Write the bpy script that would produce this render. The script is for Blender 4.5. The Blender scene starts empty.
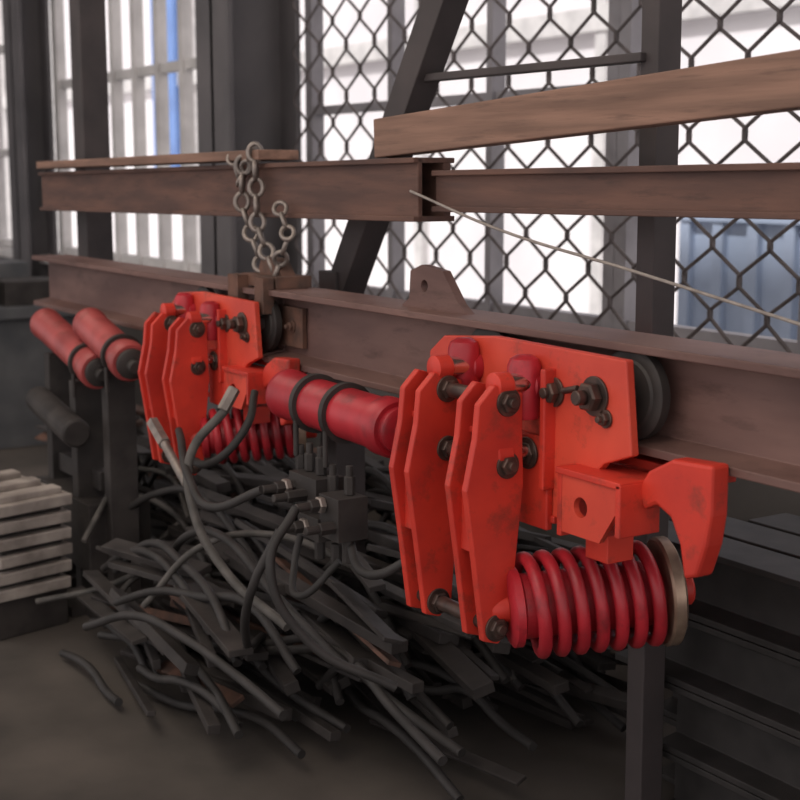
import bpy, bmesh, math, random
from mathutils import Vector, Matrix
random.seed(7)
S=bpy.context.scene
try:
    S.view_settings.view_transform='Standard'
except Exception: pass

# ---------------- materials ----------------
def mat(name,c1,c2=None,rough=.5,metal=0.,scale=8.,bump=0.,detail=6.,lo=.35,hi=.65,stretch=(1,1,1),dirt=None,dlo=.54,dhi=.74):
    m=bpy.data.materials.new(name); m.use_nodes=True
    nt=m.node_tree; b=nt.nodes['Principled BSDF']
    b.inputs['Roughness'].default_value=rough; b.inputs['Metallic'].default_value=metal
    if c2 is None: c2=tuple(x*.75 for x in c1)
    tc=nt.nodes.new('ShaderNodeTexCoord'); mp=nt.nodes.new('ShaderNodeMapping')
    mp.inputs['Scale'].default_value=stretch
    n=nt.nodes.new('ShaderNodeTexNoise'); n.inputs['Scale'].default_value=scale; n.inputs['Detail'].default_value=detail
    r=nt.nodes.new('ShaderNodeValToRGB')
    r.color_ramp.elements[0].position=lo; r.color_ramp.elements[0].color=(*c1,1)
    r.color_ramp.elements[1].position=hi; r.color_ramp.elements[1].color=(*c2,1)
    nt.links.new(tc.outputs['Object'],mp.inputs['Vector']); nt.links.new(mp.outputs['Vector'],n.inputs['Vector'])
    nt.links.new(n.outputs['Fac'],r.inputs['Fac'])
    out=r.outputs['Color']
    if dirt is not None:
        n2=nt.nodes.new('ShaderNodeTexNoise'); n2.inputs['Scale'].default_value=13; n2.inputs['Detail'].default_value=9; n2.inputs['Roughness'].default_value=.7
        nt.links.new(mp.outputs['Vector'],n2.inputs['Vector'])
        r2=nt.nodes.new('ShaderNodeValToRGB'); r2.color_ramp.elements[0].position=dlo; r2.color_ramp.elements[0].color=(0,0,0,1)
        r2.color_ramp.elements[1].position=dhi; r2.color_ramp.elements[1].color=(.85,.85,.85,1)
        mx=nt.nodes.new('ShaderNodeMix'); mx.data_type='RGBA'
        nt.links.new(n2.outputs['Fac'],r2.inputs['Fac']); nt.links.new(r2.outputs['Color'],mx.inputs['Factor'])
        nt.links.new(out,mx.inputs['A']); mx.inputs['B'].default_value=(*dirt,1)
        out=mx.outputs['Result']
    nt.links.new(out,b.inputs['Base Color'])
    if bump>0:
        bp=nt.nodes.new('ShaderNodeBump'); bp.inputs['Strength'].default_value=bump; bp.inputs['Distance'].default_value=.01
        nt.links.new(n.outputs['Fac'],bp.inputs['Height']); nt.links.new(bp.outputs['Normal'],b.inputs['Normal'])
    return m
DIRT=(.13,.035,.022)
M_ORG=mat('orange_red_paint',(.68,.046,.024),(.45,.025,.016),.52,scale=6,dirt=DIRT)
M_ORGL=mat('orange_red_plate_paint',(.72,.080,.042),(.54,.045,.026),.5,scale=5,dirt=DIRT)
M_RED=mat('crimson_paint',(.48,.022,.034),(.30,.012,.020),.42,scale=9,dirt=(.13,.015,.018))
M_PINK=mat('faded_red_paint',(.46,.085,.080),(.28,.045,.045),.45,scale=7,dirt=DIRT)
M_RAIL=mat('rusty_rail_steel',(.200,.112,.094),(.115,.060,.052),.6,.05,scale=5,bump=.25,stretch=(.5,1,2),dirt=(.07,.036,.028))
M_RUST=mat('rusty_clamp_steel',(.16,.08,.055),(.07,.042,.033),.75,.1,scale=20,bump=.4)
M_DARK=mat('dark_grimy_steel',(.046,.039,.036),(.023,.019,.018),.65,.1,scale=12,bump=.2)
M_BLK=mat('black_rubber',(.034,.030,.029),(.019,.017,.016),.65,scale=15)
M_GRYH=mat('grey_hose_rubber',(.105,.095,.086),(.05,.046,.042),.65,scale=20)
M_CHR=mat('chromed_pin',(.78,.75,.73),(.6,.58,.56),.22,1.,scale=4)
M_BOLT=mat('oiled_bolt_steel',(.12,.075,.06),(.055,.04,.035),.45,.5,scale=30)
M_STL=mat('galvanised_steel',(.34,.29,.26),(.20,.175,.16),.5,.6,scale=25)
M_RING=mat('bronzed_ring_steel',(.42,.30,.22),(.25,.17,.13),.4,.7,scale=25)
M_WOOD=mat('weathered_timber',(.29,.165,.118),(.17,.097,.07),.75,scale=6,bump=.35,stretch=(.4,4,6),dirt=(.08,.048,.038))
M_WOODD=mat('rusty_channel_steel',(.150,.076,.056),(.085,.046,.038),.75,.05,scale=6,bump=.3,stretch=(.6,3,4),dirt=(.05,.03,.026))
M_COL=mat('grey_column_paint',(.125,.115,.12),(.085,.08,.085),.6,scale=3)
M_POST=mat('dark_frame_steel',(.066,.053,.053),(.042,.035,.036),.65,.1,scale=6)
M_WALL=mat('grimy_wall_panel',(.13,.118,.112),(.08,.073,.07),.8,scale=2)
M_SILL=mat('pale_sill_paint',(.66,.64,.63),(.50,.485,.48),.7,scale=6)
M_WIN=mat('window_frame_paint',(.28,.27,.29),(.19,.18,.195),.6,scale=5)
M_MESH=mat('expanded_metal_wire',(.11,.09,.09),(.06,.05,.05),.6,.1,scale=20)
M_FLOOR=mat('oily_concrete',(.105,.088,.076),(.04,.035,.031),.75,scale=2.2,bump=.25)
M_BLUE=mat('blue_cladding_paint',(.15,.27,.58),(.12,.21,.46),.5,scale=2)
M_LBLUE=mat('pale_blue_panel',(.36,.43,.56),(.29,.35,.46),.5,scale=2)
M_DBLUE=mat('dusty_machine_paint',(.12,.12,.125),(.075,.078,.085),.6,scale=6)
M_OUT=mat('pale_render_wall',(.82,.79,.80),(.70,.67,.69),.8,scale=.8)
M_YARD=mat('yard_concrete',(.6,.59,.58),(.5,.49,.48),.9,scale=1)
M_SLAB=mat('pale_cast_slab',(.42,.37,.33),(.22,.19,.17),.75,scale=10,bump=.4)
M_ROPE=mat('pale_rope',(.34,.30,.27),(.24,.21,.19),.8,scale=40)
M_CEIL=mat('ceiling_sheet',(.36,.33,.30),(.28,.255,.235),.8,scale=3)

# ---------------- helpers ----------------
def link(o,parent=None):
    S.collection.objects.link(o)
    if parent is not None:
        o.parent=parent
        o.matrix_parent_inverse=Matrix.Translation(-parent.location)
    return o
def empty(name,loc):
    e=bpy.data.objects.new(name,None); e.location=loc; e.empty_display_size=.1
    S.collection.objects.link(e); return e
def finish(bm,name,m,parent=None,bevel=0.,smooth=False):
    me=bpy.data.meshes.new(name)
    bmesh.ops.recalc_face_normals(bm,faces=bm.faces)
    bm.to_mesh(me); bm.free()
    o=bpy.data.objects.new(name,me)
    ms=m if isinstance(m,(list,tuple)) else [m]
    for x in ms: me.materials.append(x)
    if smooth:
        for p in me.polygons: p.use_smooth=True
        try: me.set_sharp_from_angle(angle=math.radians(38))
        except Exception: pass
    if bevel>0:
        b=o.modifiers.new('bevel','BEVEL'); b.width=bevel; b.segments=2; b.limit_method='ANGLE'
    return link(o,parent)
def add_box(bm,c,s,rot=None,mi=0):
    r=bmesh.ops.create_cube(bm,size=1.)
    M=Matrix.Translation(Vector(c))@(rot.to_4x4() if rot is not None else Matrix.Identity(4))@Matrix.Diagonal((*s,1))
    bmesh.ops.transform(bm,matrix=M,verts=r['verts'])
    for f in {f for v in r['verts'] for f in v.link_faces}: f.material_index=mi
def box(name,lo,hi,m,parent=None,bevel=.003):
    bm=bmesh.new()
    add_box(bm,[(a+b)/2 for a,b in zip(lo,hi)],[abs(b-a) for a,b in zip(lo,hi)])
    return finish(bm,name,m,parent,bevel)
def frame(p0,p1):
    d=(Vector(p1)-Vector(p0)).normalized()
    return d.to_track_quat('Z','Y').to_matrix()
def add_lathe(bm,p0,p1,prof,n=32,mi=0):
    R=frame(p0,p1); p0=Vector(p0); rings=[]
    for t,r in prof:
        ring=[]
        for i in range(n):
            a=2*math.pi*i/n
            ring.append(bm.verts.new(p0+R@Vector((r*math.cos(a),r*math.sin(a),t))))
        rings.append(ring)
    fs=[]
    for a,b in zip(rings[:-1],rings[1:]):
        for i in range(n):
            fs.append(bm.faces.new((a[i],a[(i+1)%n],b[(i+1)%n],b[i])))
    fs.append(bm.faces.new(rings[0])); fs.append(bm.faces.new(rings[-1]))
    for f in fs: f.material_index=mi
def add_rod(bm,p0,p1,r,n=24,mi=0,ch=None):
    L=(Vector(p1)-Vector(p0)).length
    c=min(r*.15,L*.2) if ch is None else ch
    add_lathe(bm,p0,p1,[(0,r-c),(c,r),(L-c,r),(L,r-c)],n,mi)
def bar(name,p0,p1,w,h,m,parent=None,bevel=.003):
    p0=Vector(p0);p1=Vector(p1);d=(p1-p0)
    x=d.normalized(); upv=Vector((0,1,0)); z=x.cross(upv).normalized(); y=z.cross(x).normalized()
    R=Matrix((x,y,z)).transposed()
    bm=bmesh.new(); add_box(bm,(p0+p1)/2,(d.length,w,h),R)
    return finish(bm,name,m,parent,bevel)
def add_prism(bm,pts,axis,a,b,mi=0):
    def P(u,v,w):
        return (u,w,v) if axis=='Y' else ((w,u,v) if axis=='X' else (u,v,w))
    A=[bm.verts.new(P(u,v,a)) for u,v in pts]; B=[bm.verts.new(P(u,v,b)) for u,v in pts]
    fs=[bm.faces.new(A),bm.faces.new(B[::-1])]
    n=len(pts)
    for i in range(n): fs.append(bm.faces.new((A[i],B[i],B[(i+1)%n],A[(i+1)%n])))
    for f in fs: f.material_index=mi
def prism(name,pts,axis,a,b,m,parent=None,bevel=.003):
    bm=bmesh.new(); add_prism(bm,pts,axis,a,b); return finish(bm,name,m,parent,bevel)
def tube(name,splines,r,m,parent=None,cyclic=False,smooth=True,res=3):
    cu=bpy.data.curves.new(name,'CURVE'); cu.dimensions='3D'; cu.bevel_depth=r; cu.bevel_resolution=res; cu.use_fill_caps=True
    for pts in splines:
        if smooth:
            sp=cu.splines.new('BEZIER'); sp.bezier_points.add(len(pts)-1)
            for bp,p in zip(sp.bezier_points,pts):
                bp.co=p; bp.handle_left_type='AUTO'; bp.handle_right_type='AUTO'
            sp.resolution_u=10
        else:
            sp=cu.splines.new('POLY'); sp.points.add(len(pts)-1)
            for q,p in zip(sp.points,pts): q.co=(*p,1)
        sp.use_cyclic_u=cyclic
    cu.materials.append(m)
    o=bpy.data.objects.new(name,cu)
    return link(o,parent)
def add_hexbolt(bm,c,d,r,h,mi=0,washer=True):
    c=Vector(c);d=Vector(d).normalized()
    if washer: add_rod(bm,c,c+d*.005,r*1.35,24,mi)
    add_rod(bm,c+d*.004,c+d*(.004+h),r,6,mi)
    add_rod(bm,c+d*(.003+h),c+d*(.012+h),r*.5,16,mi)

# ---------------- room ----------------
WY=2.9
box('floor',(-16,-4,-.1),(3,WY+.2,0),M_FLOOR,bevel=0)
box('yard_ground',(-30,WY+.2,-.12),(8,16,-.02),M_YARD,bevel=0)
box('ceiling',(-16,-3.5,4.2),(3,WY+.3,4.3),M_CEIL,bevel=0)  # out of view; added to darken the interior
wall=empty('wall_back',(-6,WY,0))
box('lower_panel',(-16,WY,0),(3,WY+.15,.80),M_WALL,wall,0)
box('upper_panel',(-16,WY,3.3),(3,WY+.15,4.2),M_WALL,wall,0)
box('sill_ledge',(-16,WY-.06,.80),(3,WY+.2,.85),M_SILL,wall,.004)
box('wall_left',(-16.2,-4,0),(-16,WY+.2,4.2),M_WALL,bevel=0)  # unseen end wall, added to keep the interior darker
def hcol(name,x0,w,d):
    bm=bmesh.new(); y1=WY+.02; y0=y1-d
    add_box(bm,(x0,y0+.012,2.1),(w,.024,4.2)); add_box(bm,(x0,y1-.012,2.1),(w,.024,4.2)); add_box(bm,(x0,(y0+y1)/2,2.1),(.03,d,4.2))
    add_box(bm,(x0-w*.0,(y0+y1)/2,.01),(w+.1,d+.08,.02))
    return finish(bm,name,M_COL,None,.003)
hcol('steel_column',-5.55,.32,.34)
hcol('steel_column',-8.75,.3,.2)
hcol('steel_column',-.9,.4,.34)
def window(n,x0,x1,nv,hz,m=M_WIN,t=.035):
    bm=bmesh.new(); y=WY+.07
    for i in range(nv+1):
        x=x0+(x1-x0)*i/nv; w=t*(1.6 if i in (0,nv) else 1)
        add_box(bm,(x,y,2.075),(w,.06,2.45))
    for z in hz: add_box(bm,((x0+x1)/2,y+.01,z),(x1-x0,.05,t))
    return finish(bm,'window_%d'%n,m,None,.002)
window(1,-5.36,-3.4,3,[.88,1.62,3.25])
window(2,-3.35,-1.1,3,[.88,1.62,3.25])
window(3,-8.6,-5.75,9,[.88,1.35,1.9,2.5,3.25],M_SILL,.05)
window(4,-15.8,-8.95,14,[.88,1.5,2.2,3.25],M_SILL,.05)
def guard(x0,x1,z0,z1,w,h,name):
    d=w/2; sp=[]
    n=int((x1-x0)/d); kz=int((z1-z0)/(h/2))
    for i in range(n):
        pts=[]
        for k in range(kz+1):
            if i%2==0: xx=i*d if k%2==0 else (i+1)*d
            else: xx=(i+1)*d if k%2==0 else i*d
            z=z0+k*h/2
            for s in ((-1,0,1) if 0<k<kz else (0,)):
                zz=z+s*h*.07; pts.append((x0+xx,WY-.03+(.004 if i%2 else -.004),zz))
        sp.append(pts)
    return tube(name,sp,.0062,M_MESH,smooth=False,res=1)
guard(-5.35,-1.1,.86,3.2,.215,.20,'wire_mesh_guard')
# outside
ob=empty('neighbouring_workshop',(-8,8,0))
box('facade',(-44,8,0),(4,8.3,12),M_OUT,ob,0)
for i in range(16):
    x=-43+i*2.8
    box('pilaster_%d'%i,(x,7.92,0),(x+.14,8,12),M_SILL,ob,0)
box('band',(-44,7.9,2.55),(4,8,2.75),M_SILL,ob,0)
box('blue_shutter',(-9.7,7.86,3.05),(-7.7,7.98,6.5),M_BLUE,ob,0)
box('blue_door',(-18.9,7.86,1.3),(-18.1,7.98,4.2),M_BLUE,ob,0)
def cont(x0,x1,y0,z0,z1,m,name='storage_container'):
    bm=bmesh.new(); add_box(bm,((x0+x1)/2,y0+.5,(z0+z1)/2),(x1-x0,1,z1-z0))
    n=int((x1-x0)/.25)
    for i in range(n+1): add_box(bm,(x0+(x1-x0)*i/n,y0-.02,(z0+z1)/2),(.08,.05,z1-z0))
    add_box(bm,((x0+x1)/2,y0-.03,z1-.05),(x1-x0+.05,.06,.12)); add_box(bm,((x0+x1)/2,y0-.03,z0+.05),(x1-x0+.05,.06,.12))
    return finish(bm,name,m,None,.003)
cont(-6.0,-3.9,5.8,-.02,1.2,M_LBLUE)

# ---------------- support frame ----------------
FY=1.86
fr=empty('steel_support_frame',(-3.2,FY,0))
bar('post_left',(-5.06,FY,0),(-5.06,FY,2.9),.10,.11,M_POST,fr)
bar('post_middle',(-3.22,FY,0),(-3.22,FY,1.10),.09,.09,M_POST,fr)
bar('brace',(-3.25,FY,.98),(-2.66,FY,1.86),.07,.08,M_POST,fr)
bar('brace_upper',(-2.68,FY,1.80),(-2.60,FY,2.9),.07,.07,M_POST,fr)
bar('post_right',(-2.07,FY+.06,0),(-2.09,FY+.06,2.9),.06,.05,M_POST,fr)
bar('cross_arm',(-2.85,FY-.0,1.575),(-2.09,FY+.03,1.575),.03,.018,M_POST,fr)
bar('foot_left',(-5.06,FY-.3,.03),(-5.06,FY+.3,.03),.12,.06,M_POST,fr)
def channel(name,p0,p1,w,h,m):
    p0=Vector(p0);p1=Vector(p1);d=(p1-p0); x=d.normalized(); z=x.cross(Vector((0,1,0))).normalized()
    if z.z<0: z=-z
    y=z.cross(x).normalized(); R=Matrix((x,y,z)).transposed(); c=(p0+p1)/2; t=.012
    bm=bmesh.new()
    add_box(bm,c-Vector((0,w/2-t/2-.012,0)),(d.length,t,h-.002),R)
    add_box(bm,c+z*(h/2-t/2),(d.length,w,t),R); add_box(bm,c-z*(h/2-t/2),(d.length,w,t),R)
    add_box(bm,c+Vector((0,w/2-.02,0)),(d.length-.002,.02,h*.9),R)
    return finish(bm,name,m,None,.002)
channel('overhead_steel_channel',(-5.16,FY-.12,1.290),(-2.60,FY-.12,1.318),.11,.14,M_WOODD)
channel('overhead_steel_channel',(-2.59,FY-.09,1.315),(-1.0,FY-.09,1.33),.09,.09,M_WOODD)
bar('timber_plank',(-2.80,FY-.13,1.433),(-.9,FY-.13,1.530),.05,.088,M_WOOD)
bar('timber_plank',(-5.1,FY-.14,1.385),(-3.3,FY-.14,1.402),.12,.026,M_WOOD)
tube('tie_rope',[[(-2.62,1.69,1.315),(-2.3,1.70,1.24),(-1.9,1.70,1.18),(-1.2,1.70,1.07)]],.003,M_ROPE)

# ---------------- rail ----------------
ZT,ZB=1.066,.88
def ibeam(x0,x1,yc,zt,zb,w,tf,tw):
    h=[( -w/2,zt),(w/2,zt),(w/2,zt-tf),(tw/2,zt-tf*1.6),(tw/2,zb+tf*1.6),(w/2,zb+tf),(w/2,zb),(-w/2,zb),(-w/2,zb+tf),(-tw/2,zb+tf*1.6),(-tw/2,zt-tf*1.6),(-w/2,zt-tf)]
    return [(yc+u,v) for u,v in h],x0,x1
rail=empty('monorail_beam',(-3,1.67,.97))
p,a,b=ibeam(-3.17,.3,1.67,ZT,ZB,.14,.015,.012); prism('rail_section_near',p,'X',a,b,M_RAIL,rail,.002)
p,a,b=ibeam(-5.02,-3.18,1.67,ZT-.004,ZB+.003,.135,.015,.012); prism('rail_section_far',p,'X',a,b,M_RAIL,rail,.002)
bm=bmesh.new()
add_box(bm,(-3.20,1.655,.973),(.30,.012,.10))
for dx in (-.1,-.04,.04,.1): add_hexbolt(bm,(-3.2+dx,1.649,.975),(0,-1,0),.012,.01)
add_box(bm,(-3.23,1.67,1.082),(.20,.10,.03)); add_box(bm,(-3.16,1.60,1.05),(.05,.03,.09)); add_box(bm,(-3.32,1.605,1.06),(.06,.03,.07))
add_prism(bm,[(-3.30,1.09),(-3.27,1.14),(-3.2,1.14),(-3.15,1.09)],'Y',1.65,1.69)
finish(bm,'joint_clamp',M_RUST,rail,.002)
def ringplate(name,outer,cx,cz,r,y0,y1,m,parent):
    bm=bmesh.new(); n=32; O=[];I=[]
    def ray(a):
        dx,dz=math.cos(a),math.sin(a); best=1e9
        for i in range(len(outer)):
            (x1,z1),(x2,z2)=outer[i],outer[(i+1)%len(outer)]
            ex,ez=x2-x1,z2-z1; den=dx*ez-dz*ex
            if abs(den)<1e-9: continue
            t=((x1-cx)*ez-(z1-cz)*ex)/den; s=((x1-cx)*dz-(z1-cz)*dx)/den
            if t>0 and -1e-6<=s<=1+1e-6: best=min(best,t)
        return best
    angs=sorted([2*math.pi*i/n for i in range(n)]+[math.atan2(z-cz,x-cx)%(2*math.pi) for x,z in outer])
    for y in (y0,y1):
        o=[];q=[]
        for an in angs:
            t=ray(an); o.append(bm.verts.new((cx+t*math.cos(an),y,cz+t*math.sin(an)))); q.append(bm.verts.new((cx+r*math.cos(an),y,cz+r*math.sin(an))))
        O.append(o);I.append(q)
    k=len(angs)
    for i in range(k):
        j=(i+1)%k
        for f in ((O[0][i],O[0][j],I[0][j],I[0][i]),(O[1][i],O[1][j],I[1][j],I[1][i]),(O[0][i],O[0][j],O[1][j],O[1][i]),(I[0][i],I[0][j],I[1][j],I[1][i])):
            try: bm.faces.new(f)
            except ValueError: pass
    bmesh.ops.remove_doubles(bm,verts=bm.verts,dist=1e-5)
    return finish(bm,name,m,parent,.0)
ringplate('lifting_lug',[(-2.60,1.066),(-2.57,1.085),(-2.565,1.145),(-2.52,1.160),(-2.44,1.150),(-2.38,1.085),(-2.35,1.066)],-2.51,1.115,.013,1.655,1.675,M_RAIL,rail)

# ---------------- chains ----------------
def chain(name,pts,L=.05,r=.0052):
    P=[Vector(p) for p in pts]; seg=[(b-a).length for a,b in zip(P,P[1:])]; tot=sum(seg); n=int(tot/(L*.74)); sp=[]
    def at(s):
        for a,b,l in zip(P,P[1:],seg):
            if s<=l: return a+(b-a)*(s/l),(b-a).normalized()
            s-=l
        return P[-1],(P[-1]-P[-2]).normalized()
    for i in range(n):
        c,d=at((i+.5)*tot/n)
        side=d.cross(Vector((0,1,.01))).normalized() 
        oth=d.cross(side).normalized()
        ang=math.radians(35 if i%2 else 125); u=side*math.cos(ang)+oth*math.sin(ang)
        pts2=[]
        for k in range(14):
            a=2*math.pi*k/14; cc,ss=math.cos(a),math.sin(a)
            pts2.append(c+d*(L/2-r)*cc+u*(L*.28)*ss*(1.1-.1*abs(cc)))
        sp.append(pts2)
    return tube(name,sp,r,M_STL,cyclic=True,smooth=False,res=2)
chain('hanging_chain',[(-3.33,1.665,1.43),(-3.31,1.66,1.22),(-3.22,1.66,1.10)],.06,.0065)
chain('hanging_chain',[(-3.40,1.665,1.40),(-3.40,1.66,1.27),(-3.28,1.66,1.10)],.06,.0065)
chain('hanging_chain',[(-3.20,1.665,1.28),(-3.12,1.65,1.20),(-3.2,1.65,1.09)],.055,.006)
chain('hanging_chain',[(-3.48,1.67,1.41),(-3.42,1.665,1.33),(-3.34,1.67,1.42)],.05,.0055)

# ---------------- trolley ----------------
lever=[(-.048,.952),(-.015,.985),(.048,.966),(.048,.90),(.052,.80),(.036,.65),(.027,.535),(.0,.508),(-.033,.518),(-.053,.66),(-.074,.80),(-.054,.89)]
def trolley(dx,springz=0.,scale=1.,ks=1.):
    T=empty('monorail_brake_trolley',(-2.0+dx,1.6,.98))
    X=lambda v:v+dx
    pl=[(-2.34,.955),(-2.34,1.0),(-2.29,1.035),(-2.12,1.05),(-1.75,1.045),(-1.73,.885),(-1.80,.86),(-1.93,.735),(-2.06,.72),(-2.07,.86),(-2.16,.93)]
    prism('side_plate',[(X(u),v) for u,v in pl],'Y',1.556,1.574,M_ORGL,T)
    prism('rear_side_plate',[(X(u),v) for u,v in pl],'Y',1.766,1.784,M_ORG,T)
    bm=bmesh.new()
    add_box(bm,(X(-1.99),1.60,.80),(.012,.09,.14)); add_box(bm,(X(-2.06),1.60,.80),(.012,.09,.14)); add_box(bm,(X(-2.0),1.66,.735),(.15,.22,.014))
    add_box(bm,(X(-1.985),1.548,.80),(.10,.014,.17))
    add_box(bm,(X(-1.94),1.545,.90),(.014,.03,.22))
    finish(bm,'yoke',M_ORG,T,.003)
    for wx in (-1.80,-2.22):
        for y0 in (1.605,1.70):
            bm=bmesh.new()
            add_lathe(bm,(X(wx),y0,.977),(X(wx),y0+.035,.977),[(0,.03),(0,.058),(.004,.062),(.004,.074),(.008,.080),(.026,.080),(.03,.074),(.035,.05)],40)
            add_rod(bm,(X(wx),y0-.02,.977),(X(wx),y0+.02,.977),.024,20)
            finish(bm,'wheel',M_DARK,T,0,True)
    bm=bmesh.new()
    add_hexbolt(bm,(X(-1.825),1.556,.975),(0,-1,0),.026,.022)
    add_rod(bm,(X(-1.825),1.55,.975),(X(-1.825),1.51,.975),.013,16)
    add_hexbolt(bm,(X(-1.935),1.556,.968),(0,-1,0),.020,.018)
    add_hexbolt(bm,(X(-1.795),1.556,.94),(0,-1,0),.012,.01)
    add_hexbolt(bm,(X(-1.99),1.540,.85),(0,-1,0),.022,.006,False)
    add_rod(bm,(X(-1.86),1.545,.985),(X(-1.90),1.545,.975),.006,12)
    finish(bm,'plate_bolts',M_BOLT,T,0,True)
    for nm,xc in (('lever_b',-2.0),('lever_a',-2.19)):
        bm=bmesh.new()
        for o in (.018,-.036):
            add_prism(bm,[(1.46+u,v) for u,v in lever],'X',X(xc+o),X(xc+o+.016))
        add_box(bm,(X(xc-.001),1.46-.040,.74),(.045,.012,.12)); add_box(bm,(X(xc-.001),1.46+.0,.90),(.045,.06,.012))
        finish(bm,nm,M_ORG,T,.0025)
    bm=bmesh.new()
    for (y,z,r) in ((1.475,.952,.019),(1.475,.838,.018),(1.455,.54,.019)):
        add_rod(bm,(X(-2.25),y,z),(X(-1.955),y,z),r*.75,20)
        for xc in (-2.0,-2.19):
            add_hexbolt(bm,(X(xc+.033),y,z),(1,0,0),r,.010)
    finish(bm,'pivot_pins',M_BOLT,T,0,True)
    bmc=bmesh.new(); bmr=bmesh.new(); bms=bmesh.new()
    for xc,z in ((-1.985,.980),(-2.175,.990),(-1.985,.855)):
        add_rod(bmc,(X(xc),1.487,z),(X(xc),1.54,z),.020 if z>.9 else .012,24)
        add_lathe(bmr,(X(xc),1.452,z),(X(xc),1.490,z),[(0,.016),(.004,.024),(.034,.024),(.038,.020)],24)
    for xc,zz in ((-1.995,.0),(-2.185,.012)):
        add_lathe(bms,(X(xc),1.532,.915+zz),(X(xc),1.532,1.03+zz),[(0,.02),(0,.028),(.006,.031),(.095,.031),(.108,.026),(.115,.014)],28)
        add_rod(bms,(X(xc),1.532,.975+zz),(X(xc),1.56,.975+zz),.034,28)
    finish(bmc,'push_rods',M_CHR,T,0,True); finish(bmr,'rod_bosses',M_ORG,T,0,True); finish(bms,'upright_sleeves',M_RED,T,0,True)
    p0=Vector((X(-1.975),1.485,.570+springz)); p1=Vector((X(-1.850),1.755,.590+springz)); d=(p1-p0).normalized(); L=(p1-p0).length
    Rm=frame(p0,p1)
    bm=bmesh.new()
    add_lathe(bm,p0,p1,[(0,.03),(0,.064*ks),(.006,.074*ks),(.020,.074*ks),(.026,.060*ks),(L-.03,.060*ks),(L-.03,.05*ks),(L,.05*ks)],36)
    finish(bm,'spring_drum',M_RED,T,0,True)
    pts=[]; turns=7.0; N=int(turns*28)
    for i in range(N+1):
        a=2*math.pi*turns*i/N; t=.032+(L-.052)*i/N
        pts.append(p0+Rm@Vector((.087*ks*math.cos(a),.087*ks*math.sin(a),t)))
    tube('brake_spring_coil',[pts],.0125,M_RED,T,smooth=False,res=4)
    bm=bmesh.new()
    add_lathe(bm,p0+d*(L-.014),p1+d*.014,[(0,.07*ks),(0,.096*ks),(.004,.101*ks),(.022,.101*ks),(.028,.092*ks),(.028,.03)],40)
    finish(bm,'spring_end_ring',M_RING,T,0,True)
    bm=bmesh.new()
    add_rod(bm,p0-d*.035,p0+d*.03,.026,24); add_rod(bm,p0-d*.0,p0+d*.05,.04,28)
    add_rod(bm,p1,p1+d*.05,.03,28)
    finish(bm,'spring_clevis',M_ORG,T,0,True)
    ringplate('bracket_plate',[(X(-1.86),.735),(X(-1.86),.838),(X(-1.715),.838),(X(-1.715),.80),(X(-1.76),.735)],X(-1.81),.787,.018,1.515,1.527,M_ORGL,T)
    bm=bmesh.new()
    add_box(bm,(X(-1.79),1.56,.843),(.17,.10,.012)); add_box(bm,(X(-1.71),1.555,.80),(.012,.09,.09)); add_box(bm,(X(-1.868),1.56,.785),(.012,.09,.12))
    add_box(bm,(X(-1.80),1.66,.855),(.36,.06,.016))
    add_box(bm,(X(-1.83),1.60,.705),(.06,.06,.05))
    finish(bm,'bracket_box',M_ORG,T,.002)
    hk=[(-1.715,.835),(-1.69,.868),(-1.635,.897),(-1.545,.902),(-1.545,.82),(-1.553,.77),(-1.572,.715),(-1.60,.705),(-1.612,.76),(-1.635,.80),(-1.67,.815),(-1.70,.80)]
    prism('brake_hook',[(X(u),v) for u,v in hk],'Y',1.557,1.597,M_ORG,T,.006)
    T.scale=(scale,)*3
    return T
trolley(0)
trolley(-1.36,.05,.87,.85)

# ---------------- cylinders ----------------
def hyd(name,p0,p1,r,m,clamps=(),rodlen=.0,cap=M_DARK):
    p0=Vector(p0);p1=Vector(p1);L=(p1-p0).length;d=(p1-p0).normalized()
    E=empty(name,(p0+p1)/2)
    bm=bmesh.new()
    add_lathe(bm,p0,p1,[(0,r*.55),(0,r*.92),(.008,r),(.03,r),(.034,r*.95),(L-.05,r*.95),(L-.046,r*1.06),(L-.008,r*1.06),(L,r*.96),(L,r*.4)],40)
    finish(bm,'barrel',m,E,0,True)
    bm=bmesh.new()
    for t in clamps:
        add_lathe(bm,p0+d*(t-.008),p0+d*(t+.008),[(0,r*.9),(0,r*1.14),(.016,r*1.14),(.016,r*.9)],36)
        add_rod(bm,p0+d*t+Vector((0,-r*.9,-r*.6)),p0+d*t+Vector((0,-r*.9,-r*1.95)),.006,10)
    if clamps: finish(bm,'strap_clamps',M_DARK,E,0,True)
    else: bm.free()
    bm=bmesh.new()
    add_lathe(bm,p1,p1+d*.02,[(0,r*.5),(0,r*.8),(.016,r*.8),(.02,r*.7)],36)
    add_rod(bm,p1,p1+d*(.05+rodlen),r*.35,20)
    add_rod(bm,p0-d*.04,p0,r*.45,20)
    finish(bm,'gland',cap,E,0,True)
    return E
hyd('hydraulic_cylinder',(-2.78,1.46,.862),(-2.31,1.46,.852),.057,M_RED,(.14,.27),.01,M_RED)
hyd('hydraulic_cylinder',(-4.58,1.50,.860),(-3.98,1.46,.770),.054,M_PINK,(.5,))
hyd('hydraulic_cylinder',(-4.16,1.50,.895),(-3.72,1.46,.825),.054,M_PINK,(.36,))
bm=bmesh.new()
for x,y,z in ((-4.45,1.5,.775),(-4.14,1.475,.725),(-3.98,1.52,.785)):
    add_box(bm,(x,y,z/2),(.05,.09,z-.0)); add_box(bm,(x,y,.015),(.16,.2,.03))
add_box(bm,(-4.24,1.5,.42),(.40,.05,.06)); add_rod(bm,(-4.5,1.44,.62),(-4.02,1.40,.58),.045,20)
add_box(bm,(-4.25,1.52,.25),(.5,.2,.22))
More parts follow.
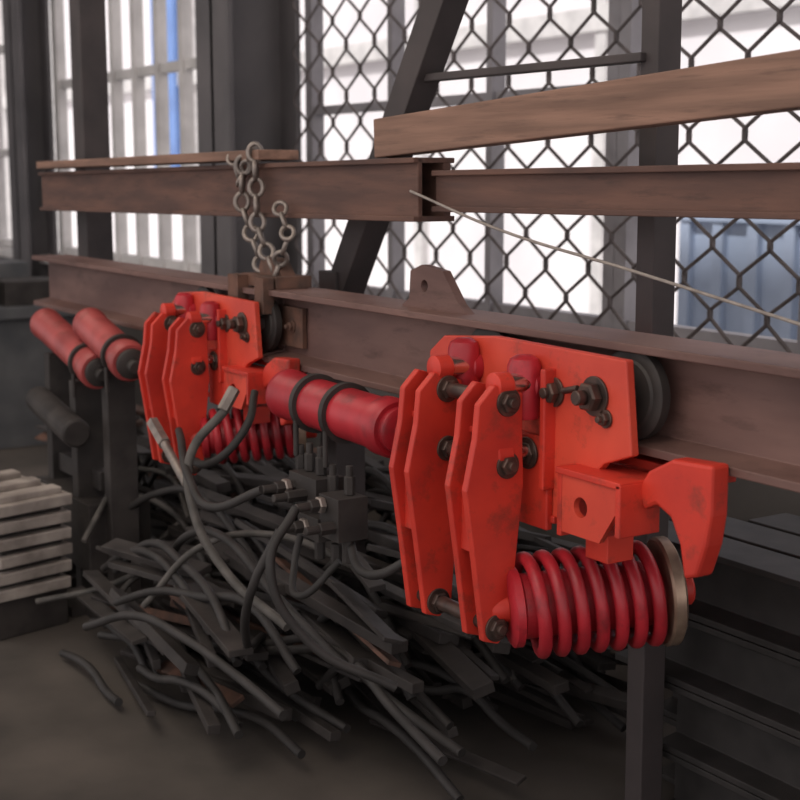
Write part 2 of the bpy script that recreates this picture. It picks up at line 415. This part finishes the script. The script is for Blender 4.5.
finish(bm,'cylinder_cradle',M_DARK,None,.003)
V=empty('hydraulic_valve_block',(-2.5,1.42,.68))
bm=bmesh.new()
add_box(bm,(-2.57,1.42,.69),(.12,.07,.06)); add_box(bm,(-2.44,1.41,.655),(.08,.07,.09)); add_box(bm,(-2.52,1.40,.62),(.09,.06,.05)); add_box(bm,(-2.50,1.42,.68),(.14,.03,.02))
for (x,z) in ((-2.61,.69),(-2.56,.68),(-2.46,.68),(-2.42,.64),(-2.53,.62)):
    add_rod(bm,(x,1.39,z),(x,1.34,z),.014,6); add_rod(bm,(x,1.35,z),(x,1.31,z),.009,12)
for (x,z) in ((-2.64,.71),(-2.60,.72),(-2.55,.72),(-2.50,.69),(-2.43,.70)):
    add_rod(bm,(x,1.42,z),(x,1.42,z+.04),.012,6); add_rod(bm,(x,1.42,z+.035),(x,1.42,z+.062),.008,12)
for (x,z) in ((-2.60,.67),(-2.54,.59),(-2.47,.59),(-2.42,.61)):
    add_rod(bm,(x,1.41,z),(x,1.41,z-.05),.012,6)
finish(bm,'block_body',M_DARK,V,.003)
bm=bmesh.new()
for (x,z) in ((-2.61,.69),(-2.46,.68),(-2.53,.62)): add_rod(bm,(x,1.375,z),(x,1.36,z),.018,6)
finish(bm,'fittings',M_STL,V,0,True)

# ---------------- hoses ----------------
tube('hydraulic_hose',[[(-2.98,1.40,.80),(-3.0,1.32,.70),(-2.95,1.30,.58),(-2.83,1.32,.46),(-2.6,1.36,.38)]],.011,M_GRYH)
tube('hydraulic_hose',[[(-2.61,1.31,.69),(-2.75,1.26,.63),(-2.95,1.29,.66),(-3.15,1.36,.71),(-3.3,1.42,.70)]],.010,M_BLK)
tube('hydraulic_hose',[[(-2.46,1.31,.68),(-2.44,1.24,.58),(-2.40,1.30,.42),(-2.3,1.45,.32)]],.010,M_BLK)
tube('hydraulic_hose',[[(-2.53,1.31,.62),(-2.56,1.26,.50),(-2.72,1.32,.32),(-3.0,1.5,.22)]],.010,M_BLK)
tube('hydraulic_hose',[[(-2.44,1.42,.61),(-2.33,1.40,.56),(-2.22,1.46,.62),(-2.12,1.56,.70)]],.010,M_BLK)
tube('hydraulic_hose',[[(-2.60,1.41,.62),(-2.60,1.38,.52),(-2.50,1.34,.48),(-2.44,1.40,.56)]],.008,M_BLK)
tube('hydraulic_hose',[[(-3.02,1.5,.83),(-2.95,1.44,.76),(-2.99,1.38,.68),(-3.15,1.37,.66)]],.010,M_BLK)
bm=bmesh.new()
add_rod(bm,(-3.30,1.38,.67),(-3.12,1.36,.60),.012,12); add_rod(bm,(-3.40,1.39,.71),(-3.30,1.38,.67),.018,6); add_rod(bm,(-2.98,1.395,.80),(-2.985,1.43,.85),.015,6)
finish(bm,'hose_couplings',M_STL,None,0,True)

def ylo(x): return 1.5 if x>-2.9 else 1.2
sp=[]
for i in range(190):
    x=random.uniform(-5.2,-2.55); y=random.uniform(ylo(x),2.35); zt=random.uniform(.05,.50)*(.40+.60*min(1,(y-1.0)/.5))
    if x<-3.7 and y<1.7: continue
    a=random.uniform(-.3,.4); L=random.uniform(.4,1.0); pts=[]
    k=5; bend=random.uniform(-.5,.5)
    for j in range(k):
        t=j/(k-1)-.5; aa=a+bend*t
        pts.append((x+L*t*math.cos(aa),y+L*t*math.sin(aa)*.5,max(.02,zt*(1-1.4*t*t)+random.uniform(-.03,.03))))
    sp.append(pts)
tube('rubber_hose_heap',sp,.011,M_BLK)
sp=[]
for i in range(14):
    x=random.uniform(-4.6,-2.8); y=random.uniform(1.5,2.2); zt=random.uniform(.2,.5)
    a=random.uniform(-.4,1.0); L=random.uniform(.3,.8); bend=random.uniform(-1.2,1.2)
    sp.append([(x+L*(j/4-.5)*math.cos(a+bend*(j/4-.5)),y+L*(j/4-.5)*math.sin(a+bend*(j/4-.5)),max(.02,zt*(1-1.6*(j/4-.5)**2)+random.uniform(-.04,.04))) for j in range(5)])
tube('grey_hose_heap',sp,.009,M_GRYH)
bm=bmesh.new()
for i in range(420):
    x=random.uniform(-5.3,-2.5); y=random.uniform(ylo(x)+.03,2.4); z=random.uniform(.02,.44)*(.25+.75*min(1,(y-1.0)/.6))
    R=Matrix.Rotation(random.uniform(-.3,.3),3,'Z')@Matrix.Rotation(random.uniform(-.08,.08),3,'Y')@Matrix.Rotation(random.uniform(-.4,.4),3,'X')
    L=random.uniform(.3,.8)
    if x+L/2>-2.25 or (x<-3.6 and y<1.72): continue
    add_box(bm,(x,y,z+.02),(L,random.uniform(.02,.06),random.uniform(.008,.03)),R,1 if random.random()<.05 else 0)
finish(bm,'scrap_steel_heap',[M_DARK,M_RUST],None,.002)
st=empty('stored_steel_rail_stack',(-1,2.3,0))
k=0
for l in range(4):
    for c in range(4-(l>2)):
        y=2.03+c*.135; z=l*.152
        p,a,b=ibeam(-2.2+random.uniform(-.12,.12),.6,y,z+.15,z,.12,.014,.01)
        prism('stored_rail_%d'%k,p,'X',a,b,M_BLK,st,.002); k+=1
bm=bmesh.new()
C0=Vector((-4.12,1.20,0))
Rb=Matrix.Rotation(.25,3,'Z')
add_box(bm,C0+Vector((0,0,.06)),(.28,.24,.12),Rb,1)
for i in range(6):
    z=.145+i*.052; R=Matrix.Rotation(.25+random.uniform(-.06,.06),3,'Z')@Matrix.Rotation(.06,3,'Y')
    add_box(bm,C0+Vector((i*.006,0,z)),(.32,.25,.034),R,0)
    for s in (-.11,0,.11):
        add_box(bm,C0+Vector((i*.006,0,z+.026))+R@Vector((s,0,0)),(.05,.21,.02),R,1 if i<5 else 0)
finish(bm,'cast_slab_stack',[M_SLAB,M_DARK],None,.004)
bm=bmesh.new()
add_box(bm,(-7.3,2.15,.33),(.9,.5,.66)); add_box(bm,(-7.3,2.15,.68),(1.0,.56,.06)); add_box(bm,(-7.45,2.15,.80),(.35,.32,.20))
add_rod(bm,(-7.2,1.9,.80),(-6.85,1.9,.80),.08,24,1); add_box(bm,(-7.0,2.2,.77),(.3,.3,.12),None,1)
add_box(bm,(-7.3,1.89,.4),(.7,.02,.4),None,1)
finish(bm,'workshop_machine',[M_DBLUE,M_DARK],None,.004)

# ---------------- light ----------------
w=bpy.data.worlds.new('overcast'); S.world=w; w.use_nodes=True
bg=w.node_tree.nodes['Background']; bg.inputs['Color'].default_value=(1,.94,.94,1); bg.inputs['Strength'].default_value=1.12
def area(name,loc,tgt,size,en,col):
    l=bpy.data.lights.new(name,'AREA'); l.size=size; l.energy=en; l.color=col
    o=bpy.data.objects.new(name,l); o.location=loc
    o.rotation_euler=(Vector(tgt)-Vector(loc)).to_track_quat('-Z','Y').to_euler(); S.collection.objects.link(o)
area('overhead_fill',(-1.6,-.2,3.9),(-2.4,1.6,.8),2.6,66,(1,.89,.78))  # added soft fill from overhead to brighten the foreground
area('overhead_fill',(-5.0,.2,3.9),(-4.6,1.6,.8),2.4,48,(1,.89,.78))  # second added fill, over the far end of the rail
s=bpy.data.lights.new('sun','SUN'); s.energy=3.6; s.angle=.05; s.color=(1,.97,.95)
so=bpy.data.objects.new('sun',s); so.rotation_euler=(math.radians(38),0,math.radians(12)); S.collection.objects.link(so)

# ---------------- camera ----------------
f=1400.;th=math.atan(225/f);al=math.atan(900*math.cos(th)/f)
Fd=Vector((-math.cos(al)*math.cos(th),math.sin(al)*math.cos(th),-math.sin(th)))
cam=bpy.data.cameras.new('camera'); cam.lens=f*36/800; cam.sensor_width=36
co=bpy.data.objects.new('camera',cam); co.location=(0,0,1.35); co.rotation_euler=Fd.to_track_quat('-Z','Y').to_euler()
cam.clip_start=.02; cam.dof.use_dof=True; cam.dof.focus_distance=2.7; cam.dof.aperture_fstop=5.0
S.collection.objects.link(co); S.camera=co
